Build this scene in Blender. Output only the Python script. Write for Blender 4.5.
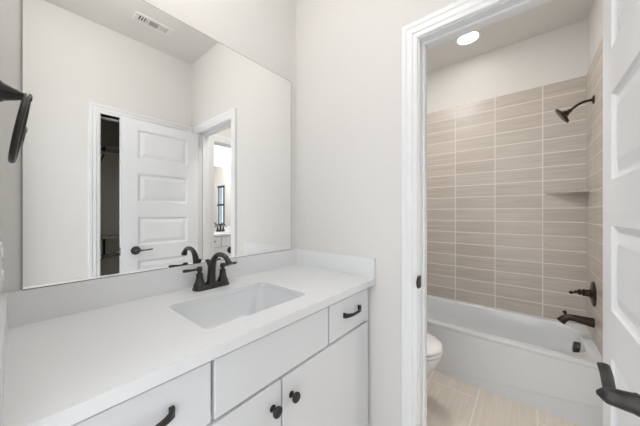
import bpy, bmesh, math, random
from mathutils import Vector, Matrix

PI = math.pi
S = bpy.context.scene
for o in list(bpy.data.objects):
    bpy.data.objects.remove(o)

# ------------------------------------------------------------------ camera
cam_d = bpy.data.cameras.new('camera')
cam = bpy.data.objects.new('camera', cam_d)
S.collection.objects.link(cam)
cam.location = (-1.1271, -1.1226, 1.2858)
cam.rotation_euler = (PI / 2, 0, math.radians(39.55 - 90))
cam_d.sensor_width = 36.0
cam_d.lens = 36.0 * 252.43 / 640.0
cam_d.clip_start = 0.01
S.camera = cam

# ------------------------------------------------------------------ world, exposure
S.view_settings.view_transform = 'Standard'
S.view_settings.look = 'None'
S.view_settings.gamma = 1.0
S.view_settings.use_curve_mapping = False
S.view_settings.exposure = 0.0
w = bpy.data.worlds.new('sky')
S.world = w
w.use_nodes = True
wb = w.node_tree.nodes['Background']
wb.inputs[0].default_value = (0.90, 0.94, 1.0, 1)
wb.inputs[1].default_value = 2.55

FILL_GLOBE = 24.0           # emission of the added, unseen globe over the vanity
GX, GY = -0.94, -0.56
FILL_TUB = 12.8       # power of the ceiling lamps, watts; this one is unseen, added fill
CAN_TUB = 0.6
FILL_FAR = 17.0  # unseen lamp added for the far vanity room

# ------------------------------------------------------------------ materials
def mat(name, col, rough=0.5, metal=0.0, spec=0.5, coat=0.0):
    m = bpy.data.materials.new(name)
    m.use_nodes = True
    b = m.node_tree.nodes['Principled BSDF']
    b.inputs['Base Color'].default_value = (*col, 1)
    b.inputs['Roughness'].default_value = rough
    b.inputs['Metallic'].default_value = metal
    b.inputs['Specular IOR Level'].default_value = spec
    b.inputs['Coat Weight'].default_value = coat
    return m

def N(nt, typ, **kw):
    n = nt.nodes.new(typ)
    for k, v in kw.items():
        setattr(n, k, v)
    return n

def noise_bump(m, scale, strength, dist=0.002, detail=3):
    nt = m.node_tree
    b = nt.nodes['Principled BSDF']
    tc = N(nt, 'ShaderNodeTexCoord')
    nz = N(nt, 'ShaderNodeTexNoise')
    nz.inputs['Scale'].default_value = scale
    nz.inputs['Detail'].default_value = detail
    bp = N(nt, 'ShaderNodeBump')
    bp.inputs['Strength'].default_value = strength
    bp.inputs['Distance'].default_value = dist
    nt.links.new(tc.outputs['Object'], nz.inputs['Vector'])
    nt.links.new(nz.outputs['Fac'], bp.inputs['Height'])
    nt.links.new(bp.outputs['Normal'], b.inputs['Normal'])

def colour_noise(m, c1, c2, scale):
    nt = m.node_tree
    b = nt.nodes['Principled BSDF']
    tc = N(nt, 'ShaderNodeTexCoord')
    nz = N(nt, 'ShaderNodeTexNoise')
    nz.inputs['Scale'].default_value = scale
    mx = N(nt, 'ShaderNodeMix', data_type='RGBA')
    mx.inputs['A'].default_value = (*c1, 1)
    mx.inputs['B'].default_value = (*c2, 1)
    nt.links.new(tc.outputs['Object'], nz.inputs['Vector'])
    nt.links.new(nz.outputs['Fac'], mx.inputs['Factor'])
    nt.links.new(mx.outputs['Result'], b.inputs['Base Color'])

def tile_mat(name, ua, va, u0, v0, tw, th, half, mortar, lo, hi, grout, rough, along):
    """rectangular tiles; ua/va = object axes used for width / height, half = running bond,
    along = axis (0 width, 1 height) the streaks run along"""
    m = mat(name, hi, rough)
    nt = m.node_tree
    L = nt.links.new
    b = nt.nodes['Principled BSDF']
    tc = N(nt, 'ShaderNodeTexCoord')
    sep = N(nt, 'ShaderNodeSeparateXYZ')
    L(tc.outputs['Object'], sep.inputs[0])

    def M(op, a, bb=None):
        n = N(nt, 'ShaderNodeMath', operation=op)
        for i, q in enumerate((a, bb)):
            if q is None:
                continue
            if isinstance(q, (int, float)):
                n.inputs[i].default_value = q
            else:
                L(q, n.inputs[i])
        return n.outputs[0]
    u = M('DIVIDE', M('SUBTRACT', sep.outputs[ua], u0), tw)
    v = M('DIVIDE', M('SUBTRACT', sep.outputs[va], v0), th)
    row = M('FLOOR', v)
    if half:
        u = M('ADD', u, M('MULTIPLY', M('MODULO', M('ABSOLUTE', row), 2.0), 0.5))
    colm = M('FLOOR', u)
    fu = M('FRACT', u)
    fv = M('FRACT', v)
    du = M('MULTIPLY', M('MINIMUM', fu, M('SUBTRACT', 1.0, fu)), tw)
    dv = M('MULTIPLY', M('MINIMUM', fv, M('SUBTRACT', 1.0, fv)), th)
    dist = M('MINIMUM', du, dv)
    mask = M('GREATER_THAN', dist, mortar / 2)
    cid = N(nt, 'ShaderNodeCombineXYZ')
    L(colm, cid.inputs[0]); L(row, cid.inputs[1])
    wn = N(nt, 'ShaderNodeTexWhiteNoise', noise_dimensions='3D')
    L(cid.outputs[0], wn.inputs['Vector'])
    # streaks
    st = N(nt, 'ShaderNodeCombineXYZ')
    fa, fb = (3.0, 60.0) if along == 0 else (60.0, 3.0)
    L(M('ADD', M('MULTIPLY', sep.outputs[ua], fa), M('MULTIPLY', wn.outputs['Value'], 37.0)), st.inputs[0])
    L(M('MULTIPLY', sep.outputs[va], fb), st.inputs[1])
    L(M('MULTIPLY', wn.outputs['Value'], 91.0), st.inputs[2])
    nz = N(nt, 'ShaderNodeTexNoise')
    nz.inputs['Scale'].default_value = 1.0
    nz.inputs['Detail'].default_value = 4.0
    nz.inputs['Distortion'].default_value = 0.4
    L(st.outputs[0], nz.inputs['Vector'])
    fac = M('ADD', M('MULTIPLY', M('SUBTRACT', nz.outputs['Fac'], 0.5), 1.5),
            M('ADD', M('MULTIPLY', wn.outputs['Value'], 0.3), 0.35))
    mx = N(nt, 'ShaderNodeMix', data_type='RGBA')
    mx.inputs['A'].default_value = (*lo, 1)
    mx.inputs['B'].default_value = (*hi, 1)
    L(fac, mx.inputs['Factor'])
    mg = N(nt, 'ShaderNodeMix', data_type='RGBA')
    mg.inputs['A'].default_value = (*grout, 1)
    L(mx.outputs['Result'], mg.inputs['B'])
    L(mask, mg.inputs['Factor'])
    L(mg.outputs['Result'], b.inputs['Base Color'])
    rr = M('SUBTRACT', 0.9, M('MULTIPLY', mask, 0.9 - rough))
    L(rr, b.inputs['Roughness'])
    bp = N(nt, 'ShaderNodeBump')
    bp.inputs['Strength'].default_value = 0.25
    bp.inputs['Distance'].default_value = 0.002
    L(mask, bp.inputs['Height'])
    L(bp.outputs['Normal'], b.inputs['Normal'])
    return m

PAINT = mat('wall_paint', (0.775, 0.762, 0.74), 0.75, spec=0.25)
noise_bump(PAINT, 180, 0.08)
CEIL = mat('ceiling_paint', (0.79, 0.775, 0.755), 0.9, spec=0.2)
TRIM = mat('white_trim_paint', (0.865, 0.872, 0.88), 0.35)
DOORM = mat('white_door_paint', (0.80, 0.81, 0.825), 0.38)
CAB = mat('white_cabinet_paint', (0.78, 0.79, 0.80), 0.35)
QUARTZ = mat('white_quartz', (0.80, 0.80, 0.80), 0.32, spec=0.4)
colour_noise(QUARTZ, (0.812, 0.818, 0.825), (0.825, 0.83, 0.836), 8)
PORC = mat('white_porcelain', (0.77, 0.785, 0.80), 0.12, coat=0.3)
ACRYL = mat('tub_acrylic', (0.79, 0.81, 0.83), 0.16, coat=0.2)
BRONZE = mat('oil_rubbed_bronze', (0.050, 0.036, 0.028), 0.34, metal=0.75)
BLACK = mat('dark_bronze', (0.045, 0.043, 0.042), 0.36, metal=0.6)
GUN = mat('faucet_bronze', (0.055, 0.052, 0.050), 0.38, metal=0.7)
NICKEL = mat('satin_nickel', (0.55, 0.54, 0.52), 0.35, metal=1.0)
PLASTIC = mat('white_plastic', (0.83, 0.83, 0.82), 0.35)
GREY = mat('vent_shadow', (0.10, 0.10, 0.10), 0.8)
VENT = mat('vent_enamel', (0.80, 0.80, 0.79), 0.4)
SLATM = mat('vent_slat', (0.50, 0.50, 0.49), 0.5)
CHANNEL = mat('mirror_channel', (0.30, 0.30, 0.29), 0.4, metal=0.6)
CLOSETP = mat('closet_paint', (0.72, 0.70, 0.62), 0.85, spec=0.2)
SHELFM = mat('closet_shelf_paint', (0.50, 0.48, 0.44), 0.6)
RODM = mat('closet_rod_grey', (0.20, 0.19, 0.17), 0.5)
FRAMEM = mat('window_frame_dark', (0.045, 0.05, 0.055), 0.45)
STONE = mat('shelf_stone', (0.50, 0.46, 0.41), 0.4)
CARPET = mat('hall_floor', (0.55, 0.50, 0.44), 0.9)

MIR = mat('mirror_silver', (0.97, 0.975, 0.97), 0.0, metal=1.0)
GLASS = bpy.data.materials.new('window_glass')
GLASS.use_nodes = True
nt = GLASS.node_tree
nt.nodes.remove(nt.nodes['Principled BSDF'])
tr = N(nt, 'ShaderNodeBsdfTransparent'); gl = N(nt, 'ShaderNodeBsdfGlossy')
gl.inputs['Roughness'].default_value = 0.0
tr.inputs[0].default_value = (0.70, 0.74, 0.79, 1)   # pane tint added to dim the bright sky behind it
mxs = N(nt, 'ShaderNodeMixShader'); mxs.inputs[0].default_value = 0.06
nt.links.new(tr.outputs[0], mxs.inputs[1]); nt.links.new(gl.outputs[0], mxs.inputs[2])
nt.links.new(mxs.outputs[0], nt.nodes['Material Output'].inputs[0])

def emit(name, col, strength):
    m = bpy.data.materials.new(name)
    m.use_nodes = True
    b = m.node_tree.nodes['Principled BSDF']
    b.inputs['Base Color'].default_value = (0.9, 0.9, 0.88, 1)
    b.inputs['Emission Color'].default_value = (*col, 1)
    b.inputs['Emission Strength'].default_value = strength
    return m
FILLM = emit('fill_globe_glow', (1.0, 0.98, 0.955), FILL_GLOBE)  # glow of the added, unseen globe
LENS = emit('lamp_lens', (1.0, 0.97, 0.92), 6.0)

X2, R, ZR = 1.744, -1.474, 0.394            # tub room far wall, its right wall, tub rim
ZT = 2.3749
T_LO, T_HI, T_GR = (0.47, 0.415, 0.363), (0.67, 0.612, 0.555), (0.83, 0.775, 0.72)
TILE_BACK = tile_mat('wall_tile_back', 1, 2, R + 0.258, ZR, 0.335, 0.1165, False, 0.0075, T_LO, T_HI, T_GR, 0.32, 0)
TILE_SIDE = tile_mat('wall_tile_side', 0, 2, X2 - 0.258 + 0.01, ZR, 0.335, 0.1165, False, 0.0075, T_LO, T_HI, T_GR, 0.32, 0)
FLOORT = tile_mat('floor_tile', 0, 1, 0.61, -0.531, 0.61, 0.317, True, 0.006, (0.68, 0.605, 0.52), (0.83, 0.755, 0.665), (0.90, 0.85, 0.78), 0.4, 0)

# ------------------------------------------------------------------ mesh helpers
def box(bm, x0, x1, y0, y1, z0, z1):
    vs = [bm.verts.new((x, y, z)) for x in (x0, x1) for y in (y0, y1) for z in (z0, z1)]
    for f in ((0, 1, 3, 2), (4, 6, 7, 5), (0, 4, 5, 1), (2, 3, 7, 6), (0, 2, 6, 4), (1, 5, 7, 3)):
        bm.faces.new([vs[i] for i in f])
    return vs

def frame_of(d):
    d = Vector(d).normalized()
    a = Vector((0, 0, 1)) if abs(d.z) < 0.9 else Vector((1, 0, 0))
    u = d.cross(a).normalized()
    return u, d.cross(u).normalized()

def skin(bm, rings, cap0=True, cap1=True, closed=False):
    rv = [[bm.verts.new(p) for p in r] for r in rings]
    n = len(rv[0])
    k = len(rv)
    for i in range(k if closed else k - 1):
        a, b = rv[i], rv[(i + 1) % k]
        for j in range(n):
            bm.faces.new((a[j], a[(j + 1) % n], b[(j + 1) % n], b[j]))
    if not closed:
        if cap0: bm.faces.new(rv[0][::-1])
        if cap1: bm.faces.new(rv[-1])
    return rv

def lathe(bm, prof, origin, axis, n=28):
    """prof: list of (distance along axis, radius)"""
    o = Vector(origin); ax = Vector(axis).normalized()
    u, v = frame_of(ax)
    rings = [[o + ax * t + (u * math.cos(2 * PI * j / n) + v * math.sin(2 * PI * j / n)) * max(r, 1e-4)
              for j in range(n)] for t, r in prof]
    skin(bm, rings)

def tube(bm, pts, rad, n=16, flat=None):
    """round tube through pts with per-point radius; flat = (up vector, factor) squashes it"""
    pts = [Vector(p) for p in pts]
    if isinstance(rad, (int, float)):
        rad = [rad] * len(pts)
    rings = []
    u = None
    for i, p in enumerate(pts):
        d = (pts[min(i + 1, len(pts) - 1)] - pts[max(i - 1, 0)]).normalized()
        if u is None:
            u, v = frame_of(d)
        else:
            u = (u - d * u.dot(d)).normalized()
        v = d.cross(u).normalized()
        ring = []
        for j in range(n):
            a = 2 * PI * j / n
            off = (u * math.cos(a) + v * math.sin(a)) * rad[i]
            if flat:
                up = Vector(flat[0])
                off = off - up * off.dot(up) * (1 - flat[1])
            ring.append(p + off)
        rings.append(ring)
    skin(bm, rings)

def bez(p0, p1, p2, p3, n=12):
    p0, p1, p2, p3 = map(Vector, (p0, p1, p2, p3))
    return [(1 - t) ** 3 * p0 + 3 * (1 - t) ** 2 * t * p1 + 3 * (1 - t) * t * t * p2 + t ** 3 * p3
            for t in [i / n for i in range(n + 1)]]

def prism(bm, pts, ext):
    """extrude closed polygon pts by vector ext"""
    e = Vector(ext)
    skin(bm, [[Vector(p) for p in pts], [Vector(p) + e for p in pts]])

def rrect(x0, x1, y0, y1, r, z, n=6):
    pts = []
    for cx, cy, a0 in ((x1 - r, y1 - r, 0), (x0 + r, y1 - r, 90), (x0 + r, y0 + r, 180), (x1 - r, y0 + r, 270)):
        for k in range(n + 1):
            a = math.radians(a0 + 90 * k / n)
            pts.append(Vector((cx + r * math.cos(a), cy + r * math.sin(a), z)))
    return pts

def plate_with_hole(bm, outer, inner, z0, z1):
    """flat slab with polygon outline and polygon hole"""
    def ring(pts, z): return [bm.verts.new((p[0], p[1], z)) for p in pts]
    for z in (z0, z1):
        o = ring(outer, z); i = ring(inner, z)
        es = []
        for r in (o, i):
            for k in range(len(r)):
                es.append(bm.edges.new((r[k], r[(k + 1) % len(r)])))
        bmesh.ops.triangle_fill(bm, use_beauty=True, use_dissolve=False, edges=es)
        if z == z0: lo_o, lo_i = o, i
        else: hi_o, hi_i = o, i
    for a, b in ((lo_o, hi_o), (lo_i, hi_i)):
        for k in range(len(a)):
            bm.faces.new((a[k], a[(k + 1) % len(a)], b[(k + 1) % len(a)], b[k]))

def world_off(parent):
    v = Vector((0, 0, 0))
    while parent is not None:
        v += Vector(parent.location)
        parent = parent.parent
    return v

def obj(name, bm, m, parent=None, smooth=False, bevel=0.0, seg=2, subsurf=0, angle=40):
    bmesh.ops.remove_doubles(bm, verts=bm.verts, dist=1e-6)
    bmesh.ops.recalc_face_normals(bm, faces=bm.faces)
    if parent is None:
        xs = [v.co for v in bm.verts]
        org = Vector(((min(p.x for p in xs) + max(p.x for p in xs)) / 2,
                      (min(p.y for p in xs) + max(p.y for p in xs)) / 2, min(p.z for p in xs)))
    else:
        org = world_off(parent)
    for v in bm.verts:
        v.co -= org
    me = bpy.data.meshes.new(name)
    bm.to_mesh(me)
    bm.free()
    me.materials.append(m)
    o = bpy.data.objects.new(name, me)
    S.collection.objects.link(o)
    if parent is None:
        o.location = org
    else:
        o.parent = parent
    if smooth:
        for p in me.polygons: p.use_smooth = True
        me.set_sharp_from_angle(angle=math.radians(angle))
    if bevel:
        b = o.modifiers.new('bevel', 'BEVEL')
        b.width = bevel; b.segments = seg; b.limit_method = 'ANGLE'
        b.angle_limit = math.radians(35)
        b.harden_normals = False
    if subsurf:
        s = o.modifiers.new('subsurf', 'SUBSURF')
        s.levels = s.render_levels = subsurf
    return o

def tag(o, label=None, cat=None, group=None, kind=None):
    if label: o['label'] = label
    if cat: o['category'] = cat
    if group: o['group'] = group
    if kind: o['kind'] = kind
    return o

def thing(name, loc, label, cat, group=None, kind=None):
    o = bpy.data.objects.new(name, None)
    S.collection.objects.link(o)
    o.location = loc
    o.empty_display_size = 0.05
    bpy.context.view_layer.update()
    return tag(o, label, cat, group, kind)

def copy_tree(o, parent=None):
    c = o.copy()
    S.collection.objects.link(c)
    c.parent = parent
    for ch in list(o.children):
        copy_tree(ch, c)
    return c

def B(): return bmesh.new()

def struct(name, bm, m, label, cat, **kw):
    o = obj(name, bm, m, None, **kw)
    return tag(o, label, cat, kind='structure')

# plane-space box faces with a world-origin so that tile patterns line up
def struct0(name, bm, m, label, cat):
    o = struct(name, bm, m, label, cat)
    off = Vector(o.location)
    for v in o.data.vertices:
        v.co += off
    o.location = (0, 0, 0)
    return o

# ------------------------------------------------------------------ room shell
XW, YS, ZC, ZC2 = -1.152, -1.484, 2.765, 2.82
JL, JR, DH = -0.755, -1.332, 2.047           # doorway in the east wall: jamb faces, head
EX = 0.100                                    # thickness of that wall

b = B(); box(b, -3.2, 2.0, -3.3, 0.3, -0.06, 0.0)
struct0('floor', b, FLOORT, 'beige wood look porcelain tile floor with pale grout', 'floor')

b = B(); box(b, XW - 0.12, EX, 0.0, 0.12, 0, ZC)
struct('wall_north', b, PAINT, 'off white painted wall behind the vanity mirror', 'wall')

b = B()
box(b, 0, EX, JL + 0.018, 0.05, 0, ZC2)
box(b, 0, EX, JR - 0.018, JL + 0.018, DH + 0.018, ZC2)
box(b, 0, EX, -1.6, JR - 0.018, 0, ZC2)
struct('wall_east', b, PAINT, 'off white painted wall with the doorway to the tub room', 'wall')

CL, CR = -0.694, -0.075                       # closet opening in the south wall
b = B()
box(b, XW - 0.12, CL - 0.018, YS - 0.116, YS, 0, ZC)
box(b, CL - 0.018, CR + 0.018, YS - 0.116, YS, DH + 0.016, ZC)
box(b, CR + 0.018, 0, YS - 0.116, YS, 0, ZC)
struct('wall_south', b, PAINT, 'off white painted wall facing the mirror with the closet opening', 'wall')

b = B()
box(b, XW - 0.12, XW, -0.60, 0.0, 0, ZC)
box(b, XW - 0.12, XW, -1.24, -0.60, 2.06, ZC)
box(b, XW - 0.12, XW, -1.484, -1.24, 0, ZC)
struct('wall_west', b, PAINT, 'off white painted wall at the left end of the vanity', 'wall')

b = B(); box(b, XW - 0.12, 0.0, YS - 0.116, 0.12, ZC, ZC + 0.06)
struct('ceiling', b, CEIL, 'pale grey beige ceiling above the vanity', 'ceiling')

# tub room
D2L, D2R = 0.235, 0.86                        # second doorway, in the tub room's right wall
b = B(); box(b, EX, X2 + 0.1, 0.05, 0.15, 0, ZC2)
struct('wall_tub_left', b, PAINT, 'off white wall behind the toilet tank', 'wall')
b = B(); box(b, X2 + 0.010, X2 + 0.11, -3.14, 0.15, 0, ZC2)
bw = bmesh.new(); b.free()
WY0, WY1, WZ0, WZ1 = -2.10, -1.78, 1.0, 1.885  # window of the far vanity room
box(bw, X2 + 0.010, X2 + 0.13, WY1, 0.15, 0, ZC2)
box(bw, X2 + 0.010, X2 + 0.13, -3.14, WY0, 0, ZC2)
box(bw, X2 + 0.010, X2 + 0.13, WY0, WY1, 0, WZ0)
box(bw, X2 + 0.010, X2 + 0.13, WY0, WY1, WZ1, ZC2)
struct('wall_tub_far', bw, PAINT, 'off white wall above the tile at the back of the tub', 'wall')
b = B()
box(b, EX, D2L - 0.018, R - 0.126, R - 0.010, 0, ZC2)
box(b, D2L - 0.018, D2R + 0.018, R - 0.126, R - 0.010, DH + 0.018, ZC2)
box(b, D2R + 0.018, X2 + 0.010, R - 0.126, R - 0.010, 0, ZC2)
struct('wall_tub_right', b, PAINT, 'off white wall carrying the shower fittings', 'wall')
b = B(); box(b, EX, X2 + 0.01, R - 0.01, 0.05, ZC2, ZC2 + 0.06)
struct('ceiling_tub', b, CEIL, 'pale ceiling over the tub with one recessed lamp', 'ceiling')

b = B(); box(b, X2, X2 + 0.0095, R - 0.0095, 0.05, 0.30, ZT)
struct0('wall_tile_far', b, TILE_BACK, 'stacked beige wood look wall tile behind the tub', 'wall tile')
b = B(); box(b, 1.02, X2, R - 0.0095, R, 0.0, ZT)
struct0('wall_tile_right', b, TILE_SIDE, 'stacked beige wall tile behind the shower fittings', 'wall tile')
b = B(); box(b, 1.02, X2, 0.0405, 0.05, 0.0, ZT)
struct0('wall_tile_left', b, TILE_SIDE, 'stacked beige wall tile at the hidden end of the tub', 'wall tile')

# far vanity room beyond the second doorway
YF = -3.02
b = B(); box(b, -0.02, X2 + 0.13, YF - 0.12, YF, 0, ZC)
struct('wall_far_south', b, PAINT, 'bright wall behind the far vanity seen through two doorways', 'wall')
b = B()
box(b, -0.02, 0.10, YF, R - 0.126, 0, ZC)
box(b, 0.10, 0.528, YF, -2.40, 0, ZC)
struct('wall_far_west', b, PAINT, 'stub wall at the hidden end of the far vanity', 'wall')
b = B(); box(b, -0.02, X2 + 0.01, YF, R - 0.126, ZC, ZC + 0.06)
struct('ceiling_far', b, CEIL, 'ceiling of the far vanity room', 'ceiling')

# closet behind the south wall
b = B()
box(b, -1.15, -1.05, -2.40, YS - 0.116, 0, ZC)
box(b, -0.12, -0.02, -2.40, YS - 0.116, 0, ZC)
box(b, -1.15, -0.02, -2.50, -2.40, 0, ZC)
struct('wall_closet', b, CLOSETP, 'dark unlit walls of the closet behind the opening', 'wall')
b = B(); box(b, -1.15, -0.02, -2.50, YS - 0.116, ZC, ZC + 0.06)
struct('ceiling_closet', b, CLOSETP, 'dark ceiling of the unlit closet', 'ceiling')

# ------------------------------------------------------------------ trim: casings, jambs, baseboards
PROF = [(0.0, 0.0), (0.0, 0.008), (0.003, 0.011), (0.018, 0.011), (0.024, 0.015), (0.044, 0.015),
        (0.050, 0.0185), (0.066, 0.0185), (0.070, 0.0145), (0.070, 0.0)]

def casing_bm(bm, a0, a1, h, to3):
    """mitred casing round an opening; to3(a, z, t) -> point, a along the wall, t out of the wall"""
    rings = []
    lo, hi = min(a0, a1), max(a0, a1)
    def P(kind, u):
        return {0: (lo - u, 0.0), 1: (lo - u, h + u), 2: (hi + u, h + u), 3: (hi + u, 0.0)}[kind]
    for k in range(4):
        rings.append([Vector(to3(*P(k, u), t)) for u, t in PROF])
    skin(bm, rings)

# doorway to the tub room
trim1 = thing('trim_1', (EX / 2, (JL + JR) / 2, 0), 'white casing and jamb round the doorway to the tub room', 'door frame', kind='structure')
b = B(); casing_bm(b, JL + 0.005, JR - 0.005, DH + 0.005, lambda a, z, t: (-t, a, z)); obj('casing', b, TRIM, trim1)
b = B(); casing_bm(b, JL + 0.005, JR - 0.005, DH + 0.005, lambda a, z, t: (EX + t, a, z)); obj('casing', b, TRIM, trim1)
b = B()
box(b, 0, EX, JL, JL + 0.018, 0, DH + 0.018); box(b, 0, EX, JR - 0.018, JR, 0, DH + 0.018); box(b, 0, EX, JR, JL, DH, DH + 0.018)
obj('jamb', b, TRIM, trim1)
b = B()
box(b, 0.036, 0.072, JL - 0.011, JL, 0, DH); box(b, 0.036, 0.072, JR, JR + 0.011, 0, DH); box(b, 0.036, 0.072, JR + 0.011, JL - 0.011, DH - 0.011, DH)
obj('door_stop', b, TRIM, trim1, bevel=0.002)
# strike plate on the latch jamb, lip curling round the jamb edge
b = B()
ln = [(-0.019, 0.98), (-0.017, 0.992), (-0.008, 1.006), (0.0, 1.012), (0.030, 1.012), (0.030, 0.960), (0.0, 0.960), (-0.008, 0.966), (-0.017, 0.98)]
prism(b, [(x - 0.020, JL - 0.0045, z) for x, z in ln[1:]], (0, 0.006, 0))
sp = obj('strike_plate', b, BLACK, trim1, bevel=0.001)
tag(sp, 'dark bronze strike plate')

# closet opening and second doorway
trim2 = thing('trim_2', ((CL + CR) / 2, YS, 0), 'white casing and jamb round the dark closet opening', 'door frame', kind='structure')
b = B(); casing_bm(b, CL - 0.005, CR + 0.005, DH + 0.021, lambda a, z, t: (a, YS + t, z)); obj('casing', b, TRIM, trim2)
b = B()
h2 = DH + 0.016
y0 = YS - 0.116
box(b, CL - 0.018, CL, y0, YS, 0, h2 + 0.018); box(b, CR, CR + 0.018, y0, YS, 0, h2 + 0.018); box(b, CL, CR, y0, YS, h2, h2 + 0.018)
obj('jamb', b, TRIM, trim2)
b = B()
box(b, CL, CR, YS - 0.08, YS - 0.045, h2 - 0.012, h2)
obj('door_stop', b, TRIM, trim2, bevel=0.002)
trim3 = thing('trim_3', ((D2L + D2R) / 2, R, 0), 'white casing round the second doorway beside the tub', 'door frame', kind='structure')
b = B(); casing_bm(b, D2L - 0.005, D2R + 0.005, DH + 0.005, lambda a, z, t: (a, R - 0.01 + t, z)); obj('casing', b, TRIM, trim3)
b = B()
y0 = R - 0.126
box(b, D2L - 0.018, D2L, y0, R - 0.01, 0, DH + 0.018); box(b, D2R, D2R + 0.018, y0, R - 0.01, 0, DH + 0.018); box(b, D2L, D2R, y0, R - 0.01, DH, DH + 0.018)
obj('jamb', b, TRIM, trim3)

def baseboard(name, x0, x1, y0, y1, label):
    bb = B(); box(bb, x0, x1, y0, y1, 0, 0.10)
    struct(name, bb, TRIM, label, 'baseboard', bevel=0.004)
baseboard('baseboard_east', -0.013, 0.0, JL + 0.071, -0.552, 'short white baseboard between vanity and doorway')
baseboard('baseboard_tub_left', EX, 1.02, 0.037, 0.05, 'white baseboard behind the toilet')
baseboard('baseboard_tub_west', EX, EX + 0.013, JL + 0.071, 0.037, 'white baseboard beside the toilet')
baseboard('baseboard_south', XW, CL - 0.071, YS, YS + 0.013, 'white baseboard left of the closet opening')

# ------------------------------------------------------------------ swinging five panel door
HX, HY = -0.020, -1.292
door = thing('door_1', (HX, HY, 0), 'open white five panel door with dark lever handle', 'door', kind='structure')
DW, DT = 0.590, 0.035
PZ = [(0.335, 0.560), (0.680, 0.905), (1.028, 1.253), (1.374, 1.602), (1.720, 1.949)]
PX0, PX1 = -0.480, -0.100
ZB, ZTOP = 0.012, 2.030
def door_side(bm, y, s):
    """face at local y; s = -1 when the outside is towards +y (panels sink to -y)"""
    def quad(p): bm.faces.new([bm.verts.new((HX + x, HY + yy, z)) for x, yy, z in p])
    xs = [-DW, PX0, PX1, 0]
    zs = [ZB]
    for a, c in PZ: zs += [a, c]
    zs.append(ZTOP)
    for i in range(3):
        for j in range(len(zs) - 1):
            if i == 1 and j % 2 == 1:
                continue
            quad([(xs[i], y, zs[j]), (xs[i + 1], y, zs[j]), (xs[i + 1], y, zs[j + 1]), (xs[i], y, zs[j + 1])])
    steps = [(0.0, 0.0), (0.004, 0.006), (0.014, 0.0095), (0.020, 0.0095), (0.046, 0.0025)]
    for a, c in PZ:
        for k in range(len(steps)):
            u, d = steps[k]
            r0 = [(PX0 + u, a + u), (PX1 - u, a + u), (PX1 - u, c - u), (PX0 + u, c - u)]
            if k == len(steps) - 1:
                quad([(x, y + s * d, z) for x, z in r0])
                break
            u2, d2 = steps[k + 1]
            r1 = [(PX0 + u2, a + u2), (PX1 - u2, a + u2), (PX1 - u2, c - u2), (PX0 + u2, c - u2)]
            for q in range(4):
                p, n_ = q, (q + 1) % 4
                quad([(r0[p][0], y + s * d, r0[p][1]), (r0[n_][0], y + s * d, r0[n_][1]),
                      (r1[n_][0], y + s * d2, r1[n_][1]), (r1[p][0], y + s * d2, r1[p][1])])
b = B()
door_side(b, 0.0, -1)
door_side(b, -DT, 1)
def q4(*p): b.faces.new([b.verts.new((HX + x, HY + y, z)) for x, y, z in p])
q4((0, 0, ZB), (0, -DT, ZB), (0, -DT, ZTOP), (0, 0, ZTOP))
q4((-DW, 0, ZB), (-DW, -DT, ZB), (-DW, -DT, ZTOP), (-DW, 0, ZTOP))
q4((-DW, 0, ZB), (0, 0, ZB), (0, -DT, ZB), (-DW, -DT, ZB))
q4((-DW, 0, ZTOP), (0, 0, ZTOP), (0, -DT, ZTOP), (-DW, -DT, ZTOP))
obj('door_panel', b, DOORM, door)

LZ, LX = 0.990, HX - DW + 0.095               # lever height and backset
def lever(name, side):
    s = side
    yf = HY if s > 0 else HY - DT
    b = B()
    lathe(b, [(0, 0.033), (0.005, 0.033), (0.010, 0.0305), (0.014, 0.026), (0.025, 0.0235), (0.029, 0.022), (0.031, 0.017)],
          (LX, yf, LZ), (0, s, 0))
    rose = obj(name, b, BLACK, door, smooth=True)
    b = B()
    lathe(b, [(0.024, 0.0165), (0.030, 0.0175), (0.033, 0.0150), (0.037, 0.0165), (0.041, 0.0150), (0.055, 0.0138), (0.069, 0.0125), (0.074, 0.009), (0.080, 0.003), (0.0805, 0.0005)],
          (LX, yf, LZ), (0, s, 0))
    pts = bez((LX - 0.002, yf + s * 0.063, LZ), (LX + 0.035, yf + s * 0.063, LZ + 0.006), (LX + 0.065, yf + s * 0.056, LZ - 0.002), (LX + 0.100, yf + s * 0.057, LZ + 0.007), 14)
    rr = [0.0078 + 0.0012 * i / 14 for i in range(15)]
    tube(b, pts, rr, 16, flat=((0, 0, 1), 0.6))
    obj('lever', b, BLACK, rose, smooth=True)
lever('door_handle', 1)
lever('door_handle', -1)
b = B(); box(b, HX - DW - 0.0015, HX - DW + 0.001, HY - DT + 0.005, HY - 0.005, LZ - 0.03, LZ + 0.03)
lt = obj('latch_plate', b, BLACK, door); tag(lt, 'dark latch plate on the door edge')
b = B(); box(b, HX - DW - 0.011, HX - DW - 0.001, HY - 0.025, HY - 0.011, LZ - 0.008, LZ + 0.008)
lb = obj('latch_bolt', b, NICKEL, lt)
for z in (0.25, 1.02, 1.80):
    b = B(); lathe(b, [(-0.045, 0.006), (0.045, 0.006)], (HX + 0.007, HY - DT - 0.002, z), (0, 0, 1), 12)
    box(b, HX - 0.001, HX + 0.004, HY - DT, HY - 0.006, z - 0.044, z + 0.044)
    obj('hinge', b, BLACK, door)
door.rotation_euler = (0, 0, -0.006)

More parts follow.
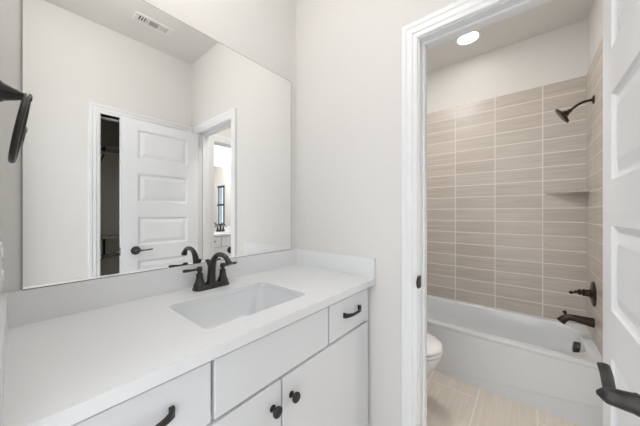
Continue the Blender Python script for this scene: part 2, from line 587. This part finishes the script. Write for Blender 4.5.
# ------------------------------------------------------------------ vanity cabinet
ZCT, ZCB, VW = 0.9687, 0.9385, 0.547
XL = XW + 0.001
cab = thing('vanity_cabinet', (-0.58, -0.26, 0), 'white vanity cabinet with dark pulls and knobs under the near countertop', 'cabinet', 'vanity cabinets')
YF_FRAME, YF_FACE = -0.506, -0.526
b = B()
zt_ = ZCT - 0.0185
box(b, XL, XL + 0.018, YF_FRAME + 0.02, -0.001, 0.0, zt_); box(b, -0.019, -0.001, YF_FRAME + 0.02, -0.001, 0.0, zt_)
box(b, XL + 0.018, -0.019, -0.013, -0.001, 0.10, zt_); box(b, XL + 0.018, -0.019, YF_FRAME + 0.02, -0.013, 0.10, 0.118)
box(b, XL, -0.001, YF_FRAME, YF_FRAME + 0.02, 0.10, ZCB - 0.0005)
box(b, XL, -0.001, YF_FRAME + 0.001, YF_FRAME + 0.02, ZCB - 0.0005, zt_)
box(b, XL + 0.018, -0.019, -0.44, -0.422, 0.0, 0.10)
obj('cabinet_body', b, CAB, cab)

def slab(name, x0, x1, z0, z1):
    bb = B(); box(bb, x0, x1, YF_FACE, YF_FRAME - 0.0005, z0, z1)
    return obj(name, bb, CAB, cab, bevel=0.0018)
def pull(parent, cx, z):
    bb = B()
    L_ = 0.0635
    n = 16
    rings = []
    for i in range(n + 1):
        t = -1 + 2 * i / n
        e = abs(t)
        x = cx + L_ * t
        y = YF_FACE - 0.007 - 0.021 * (1 - e ** 3.0)
        h = 0.0048 + 0.0062 * e ** 2.2           # half height, flaring to the feet
        th = 0.0038
        rings.append([Vector((x, y - th, z - h)), Vector((x, y - th, z + h)), Vector((x, y + th, z + h)), Vector((x, y + th, z - h))])
    skin(bb, rings)
    for s in (-1, 1):
        x = cx + s * (L_ - 0.005)
        box(bb, x - 0.005, x + 0.005, YF_FACE - 0.009, YF_FACE + 0.0, z - 0.010, z + 0.010)
    p = obj('drawer_pull', bb, BLACK, parent, smooth=True, bevel=0.0012)
    tag(p, 'dark bronze bow pull')
def knob(parent, x, z):
    bb = B()
    lathe(bb, [(0, 0.0105), (0.003, 0.0105), (0.005, 0.0065), (0.012, 0.0058), (0.017, 0.008), (0.020, 0.0155), (0.025, 0.0165), (0.028, 0.015), (0.0295, 0.011), (0.030, 0.004)],
          (x, YF_FACE, z), (0, -1, 0))
    k = obj('door_knob', bb, BLACK, parent, smooth=True)
    tag(k, 'round dark bronze knob')
ZD0, ZD1 = 0.775, 0.924
d1 = slab('drawer_front', -1.120, -0.822, ZD0, ZD1); pull(d1, -0.970, 0.858)
slab('false_front', -0.812, -0.355, ZD0, ZD1)
d2 = slab('drawer_front', -0.343, -0.042, ZD0, ZD1); pull(d2, -0.190, 0.858)
c1 = slab('cabinet_door', -1.120, -0.5955, 0.115, 0.765); knob(c1, -0.630, 0.695)
c2 = slab('cabinet_door', -0.587, -0.042, 0.115, 0.765); knob(c2, -0.552, 0.695)

# ------------------------------------------------------------------ countertop, sink
SX0, SX1, SY0, SY1 = -0.797, -0.397, -0.456, -0.171
top = thing('countertop', (-0.58, -0.27, ZCB), 'white quartz countertop with backsplash on the near vanity', 'countertop', 'vanity countertops')
b = B()
outer = [(XL, -VW + 0.022), (-0.001, -VW + 0.022), (-0.001, -0.001), (XL, -0.001)]
plate_with_hole(b, outer, rrect(SX0, SX1, SY0, SY1, 0.022, 0), ZCT - 0.018, ZCT)
box(b, XL, -0.001, -VW, -VW + 0.022, ZCB, ZCT)
obj('counter_slab', b, QUARTZ, top)
HS = 1.0635
b = B(); box(b, -1.139, -0.0202, -0.0205, -0.0001, ZCT + 0.0001, HS); obj('backsplash', b, QUARTZ, top, bevel=0.0)
b = B(); box(b, -0.0201, -0.0001, -VW, -0.0001, ZCT + 0.0001, HS); obj('side_splash', b, QUARTZ, top, bevel=0.0)
b = B(); box(b, XW + 0.0001, -1.1391, -VW, -0.0001, ZCT + 0.0001, HS); obj('side_splash', b, QUARTZ, top, bevel=0.0)

sink = thing('sink', (-0.597, -0.31, 0.80), 'white rectangular undermount sink in the near countertop', 'sink', 'vanity sinks')
b = B()
rings = []
for z, i, r in ((ZCT - 0.0185, -0.014, 0.034), (ZCT - 0.0185, 0.0, 0.022), (0.945, 0.001, 0.024), (0.915, 0.006, 0.03), (0.845, 0.028, 0.045), (0.815, 0.055, 0.06), (0.806, 0.085, 0.05)):
    rings.append(rrect(SX0 + i, SX1 - i, SY0 + i, SY1 - i, r, z))
skin(b, rings, cap0=False, cap1=True)
bo = obj('basin', b, PORC, sink, smooth=True, angle=35)
so = bo.modifiers.new('thick', 'SOLIDIFY'); so.thickness = 0.008; so.offset = -1
b = B(); lathe(b, [(0, 0.028), (0.003, 0.028), (0.005, 0.024), (0.0052, 0.002)], (-0.597, -0.315, 0.8055), (0, 0, 1))
obj('drain', b, GUN, sink, smooth=True)

# ------------------------------------------------------------------ faucet
FX, FY, FZ = -0.588, -0.074, ZCT
fau = thing('faucet', (FX, FY, FZ), 'dark bronze two handle arched faucet behind the near sink', 'faucet', 'vanity faucets')
b = B()
skin(b, [rrect(FX - 0.076, FX + 0.076, FY - 0.029, FY + 0.029, 0.022, FZ + 0.0005), rrect(FX - 0.076, FX + 0.076, FY - 0.029, FY + 0.029, 0.022, FZ + 0.006),
         rrect(FX - 0.070, FX + 0.070, FY - 0.022, FY + 0.022, 0.018, FZ + 0.013), rrect(FX - 0.068, FX + 0.068, FY - 0.020, FY + 0.020, 0.017, FZ + 0.018)])
obj('base_plate', b, GUN, fau, smooth=True)
for s in (-1, 1):
    hx = FX + s * 0.051
    b = B()
    lathe(b, [(0.013, 0.024), (0.022, 0.0225), (0.030, 0.0185), (0.043, 0.0148), (0.061, 0.0125), (0.064, 0.0135), (0.067, 0.0135), (0.070, 0.0085), (0.075, 0.008),
              (0.078, 0.011), (0.091, 0.011), (0.095, 0.008), (0.096, 0.002)], (hx, FY, FZ), (0, 0, 1))
    hd = obj('handle', b, GUN, fau, smooth=True)
    b = B()
    zl = FZ + 0.0865
    tube(b, [(hx - s * 0.004, FY, zl), (hx + s * 0.012, FY, zl - 0.001), (hx + s * 0.03, FY - 0.001, zl - 0.001), (hx + s * 0.045, FY - 0.002, zl + 0.0), (hx + s * 0.063, FY - 0.003, zl + 0.001), (hx + s * 0.066, FY - 0.003, zl + 0.001)],
         [0.0065, 0.0065, 0.0060, 0.0075, 0.0082, 0.006], 14, flat=((0, 0, 1), 0.75))
    obj('lever', b, GUN, hd, smooth=True)
b = B()
path = bez((FX, FY, FZ + 0.012), (FX, FY + 0.006, FZ + 0.075), (FX, FY - 0.012, FZ + 0.147), (FX, FY - 0.074, FZ + 0.147), 14) + \
       bez((FX, FY - 0.074, FZ + 0.147), (FX, FY - 0.110, FZ + 0.147), (FX, FY - 0.130, FZ + 0.134), (FX, FY - 0.138, FZ + 0.112), 8)[1:]
rad = [0.0190 - 0.0092 * min(1, i / 12) for i in range(len(path))]
rad[-1] = 0.0138; rad[-2] = 0.0132; rad[-3] = 0.0108
tube(b, path, rad, 20)
spo = obj('spout', b, GUN, fau, smooth=True, angle=50)
b = B(); lathe(b, [(0.012, 0.028), (0.016, 0.028), (0.022, 0.024)], (FX, FY, FZ), (0, 0, 1)); obj('spout_collar', b, GUN, spo, smooth=True)
b = B(); lathe(b, [(0.0, 0.004), (0.075, 0.004), (0.078, 0.006), (0.083, 0.008), (0.090, 0.008), (0.094, 0.004)], (FX, FY + 0.026, FZ + 0.014), (0, 0, 1), 14)
obj('lift_rod', b, GUN, fau, smooth=True)

# ------------------------------------------------------------------ mirror
mx0, mx1, mz0, mz1 = -1.112, -0.053, 1.0665, 2.0835
mir = thing('mirror', ((mx0 + mx1) / 2, -0.003, mz0), 'large frameless mirror on the wall above the near backsplash', 'mirror', 'vanity mirrors')
b = B(); box(b, mx0, mx1, -0.006, -0.0012, mz0, mz1)
g = obj('mirror_glass', b, MIR, mir)
b = B()
box(b, mx0, mx1, -0.0075, -0.001, mz0 - 0.0028, mz0 - 0.0002)
obj('mirror_channel', b, CHANNEL, mir)
b = B()
t = 0.0022
box(b, mx0 - t, mx0 - 0.0001, -0.006, -0.001, mz0, mz1 + t); box(b, mx1 + 0.0001, mx1 + t, -0.006, -0.001, mz0, mz1 + t); box(b, mx0, mx1, -0.006, -0.001, mz1 + 0.0001, mz1 + t)
obj('mirror_edge', b, CHANNEL, mir)

# ------------------------------------------------------------------ towel ring, outlet
TY, TZ, TX = -0.190, 1.565, -1.110
ring = thing('towel_ring', (XW, TY, TZ), 'dark bronze towel ring on the left wall beside the mirror', 'towel ring')
b = B()
lathe(b, [(0, 0.024), (0.005, 0.024), (0.010, 0.0195), (0.024, 0.0145), (0.036, 0.0100), (0.041, 0.0085), (0.047, 0.0085), (0.049, 0.0095), (0.051, 0.0095), (0.053, 0.006)], (XW, TY, TZ), (1, 0, 0))
obj('post', b, BLACK, ring, smooth=True)
b = B()
rings = []
for i in range(48):
    a = 2 * PI * i / 48
    ca, sa = math.cos(a), math.sin(a)
    rr = []
    for j in range(12):
        p = 2 * PI * j / 12
        r_ = 0.080 + 0.0056 * math.cos(p)
        loc = Vector((0.0056 * math.sin(p), r_ * sa, r_ * ca - 0.073))
        rr.append(Matrix.Rotation(math.radians(-0.8), 3, 'Z') @ (Matrix.Rotation(math.radians(9), 3, 'Y') @ loc) + Vector((TX + 0.003, TY, TZ - 0.006)))
    rings.append(rr)
skin(b, rings, closed=True)
obj('ring', b, BLACK, ring, smooth=True, angle=80)

out = thing('outlet', (XW, -0.115, 1.098), 'white wall outlet plate at the far left edge above the countertop', 'outlet')
b = B(); box(b, XW, XW + 0.005, -0.150, -0.080, 1.098, 1.214); obj('cover_plate', b, PLASTIC, out, bevel=0.002)
for z in (1.128, 1.184):
    b = B(); lathe(b, [(0.005, 0.0165), (0.0075, 0.0165), (0.008, 0.015), (0.0081, 0.002)], (XW, -0.115, z), (1, 0, 0)); obj('receptacle', b, PLASTIC, out, smooth=True)

# ------------------------------------------------------------------ ceiling vent
vx0, vx1, vy0, vy1 = -0.558, -0.308, -1.203, -1.097
vent = thing('ceiling_vent', ((vx0 + vx1) / 2, (vy0 + vy1) / 2, ZC - 0.008), 'white three way air vent on the ceiling seen in the mirror', 'vent')
b = B()
plate_with_hole(b, [(vx0, vy0), (vx1, vy0), (vx1, vy1), (vx0, vy1)], [(vx0 + 0.022, vy0 + 0.022), (vx1 - 0.022, vy0 + 0.022), (vx1 - 0.022, vy1 - 0.022), (vx0 + 0.022, vy1 - 0.022)], ZC - 0.010, ZC - 0.0005)
obj('vent_frame', b, VENT, vent, bevel=0.002)
b = B(); box(b, vx0 + 0.020, vx1 - 0.020, vy0 + 0.020, vy1 - 0.020, ZC - 0.0015, ZC - 0.0006); obj('duct_shade_sheet', b, GREY, vent)  # dark sheet painted as the shade inside the duct
ix0, ix1, iy0, iy1 = vx0 + 0.022, vx1 - 0.022, vy0 + 0.022, vy1 - 0.022
def louver(x0, x1, y0, y1, m):
    bb = B(); box(bb, x0, x1, y0, y1, ZC - 0.0085, ZC - 0.0015)
    obj('slat', bb, m, vent)
for k in range(4): louver(ix0 + 0.0 + 0.0165 * k, ix0 + 0.0055 + 0.0165 * k, iy0, iy1, VENT)
louver(ix0 + 0.060, ix0 + 0.072, iy0, iy1, VENT)
for k in range(6): louver(ix0 + 0.072, ix1 - 0.072, iy0 + 0.003 + 0.0103 * k, iy0 + 0.0092 + 0.0103 * k, SLATM)
louver(ix1 - 0.072, ix1 - 0.060, iy0, iy1, VENT)
for k in range(4): louver(ix1 - 0.0100 - 0.0155 * k, ix1 - 0.0155 * k, iy0, iy1, VENT)

# ------------------------------------------------------------------ lamps
def can(name, x, y, zc, power, label, group=None, spread=125, size=0.078):
    t = thing(name, (x, y, zc - 0.012), label, 'ceiling light', group or 'ceiling lamps')
    bb = B()
    n = 40
    prof = [(size, 0.0), (size + 0.002, -0.004), (size + 0.016, -0.007), (size + 0.021, -0.003), (size + 0.021, 0.0)]
    rings = [[Vector((x + r * math.cos(2 * PI * j / n), y + r * math.sin(2 * PI * j / n), zc + z - 0.0002)) for j in range(n)] for r, z in prof]
    skin(bb, rings, cap0=False, cap1=False)
    obj('trim_ring', bb, PLASTIC, t, smooth=True)
    bb = B(); lathe(bb, [(0.0004, size), (0.003, size)], (x, y, zc - 0.0045), (0, 0, 1), 40)
    obj('lens', bb, LENS, t)
    ld = bpy.data.lights.new(name + '_lamp', 'AREA')
    ld.shape = 'DISK'; ld.size = size * 2 - 0.006; ld.energy = power; ld.color = (1.0, 0.985, 0.965)
    ld.spread = math.radians(spread)
    lo = bpy.data.objects.new(name + '_lamp', ld)
    S.collection.objects.link(lo)
    lo.parent = t
    lo.location = (0, 0, 0.0071)
    return t
can('recessed_light', 1.405, -0.714, ZC2, CAN_TUB, 'round lit recessed lamp in the ceiling above the tub', spread=180)
can('fill_light_tub', 0.52, -0.40, ZC2, FILL_TUB, 'unseen flush lamp added above the toilet to light the tub room', spread=180, size=0.16)  # unseen lamp, added to light tub and tile more evenly
can('recessed_light', 1.15, -2.55, ZC, FILL_FAR, 'unseen recessed lamp added to brighten the far vanity room', spread=150)  # unseen lamp, added to brighten the wall above the far mirror

fill_lamp = thing('fill_globe', (GX, GY, ZC - 0.30), 'unseen white globe lamp added as fill light above the near vanity', 'ceiling light')  # unseen globe, added to even out light on walls and ceiling
b = B(); lathe(b, [(0, 0.06), (-0.012, 0.06), (-0.02, 0.045), (-0.022, 0.012), (-0.065, 0.012), (-0.066, 0.03), (-0.08, 0.03)], (GX, GY, ZC), (0, 0, 1)); obj('fill_canopy', b, BLACK, fill_lamp, smooth=True)
b = B(); bmesh.ops.create_uvsphere(b, u_segments=28, v_segments=18, radius=0.10, matrix=Matrix.Translation((GX, GY, ZC - 0.175))); obj('glow_globe', b, FILLM, fill_lamp, smooth=True, angle=80)

# ------------------------------------------------------------------ bathtub
tub = thing('bathtub', (1.395, -0.712, 0), 'white alcove bathtub in front of the tiled wall', 'bathtub')
TX0, TX1, TY0, TY1 = 1.046, X2 - 0.001, R + 0.001, 0.0395
def basin_ring(ix0, ix1, iy0, iy1, z, n=72):
    cx, cy = (TX0 + ix0 + TX1 - ix1) / 2, (TY0 + iy0 + TY1 - iy1) / 2
    ax, ay = (TX1 - ix1 - TX0 - ix0) / 2, (TY1 - iy1 - TY0 - iy0) / 2
    pts = []
    for k in range(n):
        t = 2 * PI * k / n
        c, s = math.cos(t), math.sin(t)
        e = 2 / (6.0 if s > 0 else 4.6)
        pts.append(Vector((cx + ax * math.copysign(abs(c) ** e, c), cy + ay * math.copysign(abs(s) ** e, s), z)))
    return pts
b = B()
out_lo = [(TX0, TY0), (TX1, TY0), (TX1, TY1), (TX0, TY1)]
o_t = [b.verts.new((x, y, ZR)) for x, y in out_lo]
ring0 = [b.verts.new(p) for p in basin_ring(0.055, 0.040, 0.048, 0.075, ZR)]
es = []
for r in (o_t, ring0):
    for k in range(len(r)): es.append(b.edges.new((r[k], r[(k + 1) % len(r)])))
bmesh.ops.triangle_fill(b, use_beauty=True, use_dissolve=False, edges=es)
prev = ring0
for args in ((0.060, 0.045, 0.053, 0.085, ZR - 0.004), (0.064, 0.049, 0.060, 0.10, ZR - 0.015), (0.078, 0.064, 0.085, 0.17, 0.25), (0.105, 0.090, 0.16, 0.25, 0.13), (0.135, 0.12, 0.20, 0.30, 0.085), (0.18, 0.16, 0.26, 0.36, 0.075)):
    cur = [b.verts.new(p) for p in basin_ring(*args)]
    for k in range(len(cur)): b.faces.new((prev[k], prev[(k + 1) % len(cur)], cur[(k + 1) % len(cur)], cur[k]))
    prev = cur
b.faces.new(prev)
# apron: rolled lip, shallow raised skirt with a slanting lower edge
ap = [(TX0, ZR), (TX0 - 0.002, ZR - 0.008), (TX0 - 0.001, ZR - 0.018), (TX0 + 0.004, ZR - 0.030), (TX0 + 0.0045, 0.0)]
cols = []
for y in (TY0, TY1):
    cols.append([b.verts.new((x, y, z)) for x, z in ap])
for k in range(len(ap) - 1): b.faces.new((cols[0][k], cols[1][k], cols[1][k + 1], cols[0][k + 1]))
for i, y in enumerate((TY0, TY1)):
    b.faces.new(cols[i] + [b.verts.new((TX1, y, 0)), b.verts.new((TX1, y, ZR))])
b.faces.new([b.verts.new(p) for p in ((TX1, TY0, 0), (TX1, TY1, 0), (TX1, TY1, ZR), (TX1, TY0, ZR))])
obj('tub_shell', b, ACRYL, tub, smooth=True, angle=38)
b = B()
pan = [(-1.46, 0.145), (-1.46, ZR - 0.034), (-0.02, ZR - 0.034), (-0.02, 0.02), (-0.55, 0.02)]
lo_ = [Vector((TX0 + 0.0050, y, z)) for y, z in pan]
cy_ = sum(p.y for p in lo_) / 5; cz_ = sum(p.z for p in lo_) / 5
hi_ = [Vector((TX0 + 0.0025, p.y + (0.006 if p.y < cy_ else -0.006), p.z + (0.006 if p.z < cz_ else -0.001))) for p in lo_]
skin(b, [lo_, hi_])
obj('apron_panel', b, ACRYL, tub)
b = B(); lathe(b, [(0.0, 0.045), (0.006, 0.045), (0.012, 0.042), (0.038, 0.038), (0.041, 0.033), (0.0415, 0.002)], (1.445, R + 0.062, 0.316), (0, 1, 0.12), 26)
tag(obj('overflow_cover', b, BLACK, tub, smooth=True), 'dark round overflow cover')
b = B(); lathe(b, [(0, 0.035), (0.004, 0.034), (0.006, 0.02)], (1.40, -1.10, 0.075), (0, 0, 1)); obj('drain', b, BRONZE, tub, smooth=True)

# ------------------------------------------------------------------ shower fittings on the right tile wall
SXC = 1.436
sh = thing('shower_fixture', (SXC, R, 2.074), 'dark bronze shower head on a curved arm high on the tile', 'shower head')
b = B(); lathe(b, [(0, 0.029), (0.004, 0.029), (0.008, 0.022), (0.012, 0.011)], (SXC, R, 2.074), (0, 1, 0)); obj('wall_flange', b, BRONZE, sh, smooth=True)
b = B(); pa = bez((SXC, R + 0.002, 2.074), (SXC, R + 0.05, 2.076), (SXC, R + 0.075, 2.070), (SXC, R + 0.118, 2.028), 12); tube(b, pa, 0.0088, 14)
obj('shower_arm', b, BRONZE, sh, smooth=True)
dirv = Vector((0.10, 0.84, -0.53)).normalized()
p0 = Vector(pa[-1]) - dirv * 0.004
b = B(); lathe(b, [(0, 0.011), (0.006, 0.0145), (0.014, 0.0145), (0.018, 0.013), (0.022, 0.020), (0.034, 0.025), (0.040, 0.034), (0.046, 0.058), (0.052, 0.064), (0.060, 0.064), (0.062, 0.060)], p0, dirv, 32)
hd = obj('spray_head', b, BRONZE, sh, smooth=True)
b = B(); lathe(b, [(0.0605, 0.054), (0.0640, 0.052), (0.0645, 0.01)], p0, dirv, 32); tag(obj('spray_face', b, mat('spray_face_grey', (0.16, 0.14, 0.13), 0.5), hd, smooth=True), 'grey nozzle face')

va = thing('shower_valve', (SXC, R, 0.723), 'dark bronze round shower valve with lever above the tub spout', 'shower valve')
b = B(); lathe(b, [(0, 0.086), (0.004, 0.086), (0.009, 0.080), (0.014, 0.055), (0.016, 0.030)], (SXC, R, 0.723), (0, 1, 0), 36); obj('escutcheon', b, BRONZE, va, smooth=True)
b = B(); lathe(b, [(0.012, 0.030), (0.020, 0.030), (0.024, 0.025), (0.046, 0.023), (0.049, 0.0255), (0.056, 0.0255), (0.059, 0.018), (0.064, 0.017), (0.068, 0.022), (0.074, 0.022), (0.078, 0.016), (0.084, 0.010), (0.092, 0.0085), (0.098, 0.009)], (SXC, R, 0.723), (0, 1, 0)); hb = obj('valve_handle', b, BRONZE, va, smooth=True)
b = B()
tube(b, [(SXC, R + 0.074, 0.723), (SXC - 0.012, R + 0.090, 0.720), (SXC - 0.020, R + 0.104, 0.719), (SXC - 0.024, R + 0.112, 0.719)], [0.0075, 0.0062, 0.007, 0.009])
bmesh.ops.create_uvsphere(b, u_segments=16, v_segments=10, radius=0.0125, matrix=Matrix.Translation((SXC - 0.026, R + 0.116, 0.718)))
obj('valve_lever', b, BRONZE, hb, smooth=True, angle=80)

tsp = thing('tub_spout', (SXC, R, 0.51), 'dark bronze tub spout with diverter knob over the tub rim', 'tub spout')
b = B()
pts = [(R, 0.522), (R + 0.02, 0.523), (R + 0.06, 0.526), (R + 0.10, 0.530), (R + 0.128, 0.529), (R + 0.148, 0.516), (R + 0.168, 0.488)]
rd = [0.033, 0.0315, 0.0275, 0.0235, 0.0225, 0.0235, 0.027]
tube(b, [(SXC, y, z) for y, z in pts], rd, 22)
sb = obj('spout_body', b, BRONZE, tsp, smooth=True)
b = B(); lathe(b, [(-0.004, 0.0065), (0.012, 0.0065), (0.015, 0.010), (0.024, 0.0125), (0.030, 0.010), (0.031, 0.002)], (SXC, R + 0.142, 0.541), (0, 0.25, 1), 16); obj('diverter_knob', b, BRONZE, sb, smooth=True)

b = B()
arc = [(X2, -1.231), (X2, R), (1.575, R)]
pl = [(X2 - 0.0005, -1.232, 1.446), (X2 - 0.0005, R + 0.0005, 1.446), (1.570, R + 0.0005, 1.446)]
mid = [(1.600, R + 0.018, 1.446), (1.632, R + 0.062, 1.446), (1.690, R + 0.150, 1.446), (1.728, R + 0.215, 1.446)]
prism(b, [Vector(p) for p in pl + mid], (0, 0, 0.014))
tag(obj('corner_shelf', b, STONE, None, bevel=0.002), 'beige stone corner shelf set into the shower tile', 'shelf')

# ------------------------------------------------------------------ toilet
TCX, TCY = 0.53, -0.45
toi = thing('toilet', (TCX, -0.25, 0), 'white toilet partly hidden behind the door casing beside the tub', 'toilet')
def egg(w, lf, lb, z, cy=TCY, n=40, e=2.2):
    pts = []
    for k in range(n):
        t = 2 * PI * k / n
        c, s = math.cos(t), math.sin(t)
        y = -lf * abs(c) ** (2 / e) if c > 0 else lb * abs(c) ** (2 / 3.0)
        pts.append(Vector((TCX + w * math.copysign(abs(s) ** (2 / e), s), cy + y, z)))
    return pts
b = B()
skin(b, [egg(.112, .155, .30, 0.0), egg(.112, .155, .30, .03), egg(.098, .135, .29, .07), egg(.100, .140, .29, .17), egg(.130, .190, .27, .27),
         egg(.165, .245, .25, .355), egg(.178, .262, .24, .400), egg(.178, .262, .24, .417)])
obj('bowl', b, PORC, toi, smooth=True)
b = B(); skin(b, [egg(.176, .262, .21, .418), egg(.181, .267, .215, .423), egg(.181, .267, .215, .433), egg(.176, .262, .21, .438)]); obj('seat', b, PLASTIC, toi, smooth=True)
b = B(); skin(b, [egg(.174, .259, .21, .4425), egg(.180, .266, .215, .446), egg(.180, .266, .215, .455), egg(.170, .256, .205, .464), egg(.12, .19, .15, .469)]); obj('lid', b, PLASTIC, toi, smooth=True, angle=50)
b = B()
skin(b, [rrect(TCX - .19, TCX + .19, -0.155, 0.030, .03, .36), rrect(TCX - .205, TCX + .205, -0.165, 0.032, .03, .55), rrect(TCX - .21, TCX + .21, -0.17, 0.033, .03, .70)])
obj('tank', b, PORC, toi, smooth=True)
b = B(); skin(b, [rrect(TCX - .22, TCX + .22, -0.18, 0.035, .03, .701), rrect(TCX - .22, TCX + .22, -0.18, 0.035, .03, .725), rrect(TCX - .20, TCX + .20, -0.16, 0.03, .03, .738)]); obj('tank_lid', b, PORC, toi, smooth=True)
b = B(); lathe(b, [(0, .014), (.01, .014), (.014, .008), (.02, .008)], (TCX - .15, -0.168, .65), (0, -1, 0)); tube(b, [(TCX - .15, -.186, .65), (TCX - .11, -.19, .645), (TCX - .08, -.19, .64)], .006); obj('flush_lever', b, NICKEL, toi, smooth=True)

# ------------------------------------------------------------------ closet shelves and rods
def closet_unit(z, label, drop, rm):
    t = thing('closet_shelf', (-0.585, -2.395, z), label, 'closet shelf', 'closet shelves')
    bb = B(); box(bb, -1.049, -0.121, -2.399, -2.09, z, z + 0.018); obj('shelf_board', bb, SHELFM, t)
    bb = B(); tube(bb, [(-1.049, -2.12, z - drop), (-0.121, -2.12, z - drop)], 0.014); obj('clothes_rod', bb, rm, t, smooth=True)
    x = -0.563
    bb = B()
    box(bb, x - 0.010, x + 0.010, -2.398, -2.386, z - drop - 0.14, z - 0.001)
    box(bb, x - 0.010, x + 0.010, -2.386, -2.10, z - 0.012, z - 0.001)
    box(bb, x - 0.008, x + 0.008, -2.128, -2.112, z - drop + 0.013, z - 0.012)
    tube(bb, [(x, -2.39, z - drop - 0.12), (x, -2.25, z - drop - 0.05), (x, -2.125, z - drop - 0.014)], 0.007)
    obj('shelf_bracket', bb, BLACK, t)
closet_unit(1.935, 'upper closet shelf with a rod in the dark opening', 0.055, SHELFM)
closet_unit(1.030, 'lower closet shelf with a bracket in the dark opening', 0.165, RODM)

# ------------------------------------------------------------------ far vanity room: copies turned round
def far_copy(o, label):
    c = copy_tree(o)
    c.location = (0.528 - o.location.x, YF - o.location.y, o.location.z)
    c.rotation_euler = (0, 0, PI)
    c['label'] = label
    return c
far_copy(cab, 'white vanity cabinet seen in the mirror through two doorways')
far_copy(top, 'white countertop seen in the mirror through two doorways')
far_copy(sink, 'sink in the far countertop beyond the second doorway')
far_copy(fau, 'small dark faucet on the far countertop seen through the doorways')
far_copy(mir, 'far wall mirror reflecting a narrow window, seen through the doorways')

win = thing('window_1', (X2 + 0.06, (WY0 + WY1) / 2, WZ0), 'narrow dark framed window of the far vanity room', 'window', kind='structure')
b = B()
xf0, xf1 = X2 + 0.014, X2 + 0.050
fw_ = 0.040
box(b, xf0, xf1, WY0, WY0 + 0.070, WZ0, WZ1); box(b, xf0 + 0.02, xf1, WY1 - 0.006, WY1, WZ0, WZ1)
box(b, xf0, xf1, WY0, WY1, WZ0, WZ0 + fw_); box(b, xf0, xf1, WY0, WY1, WZ1 - fw_, WZ1)
box(b, xf0, xf1, WY0, WY1, 1.445, 1.485)
obj('window_frame', b, FRAMEM, win)
b = B(); box(b, X2 + 0.038, X2 + 0.042, WY0 + 0.070, WY1 - 0.006, WZ0 + fw_, WZ1 - fw_); obj('window_pane', b, GLASS, win)
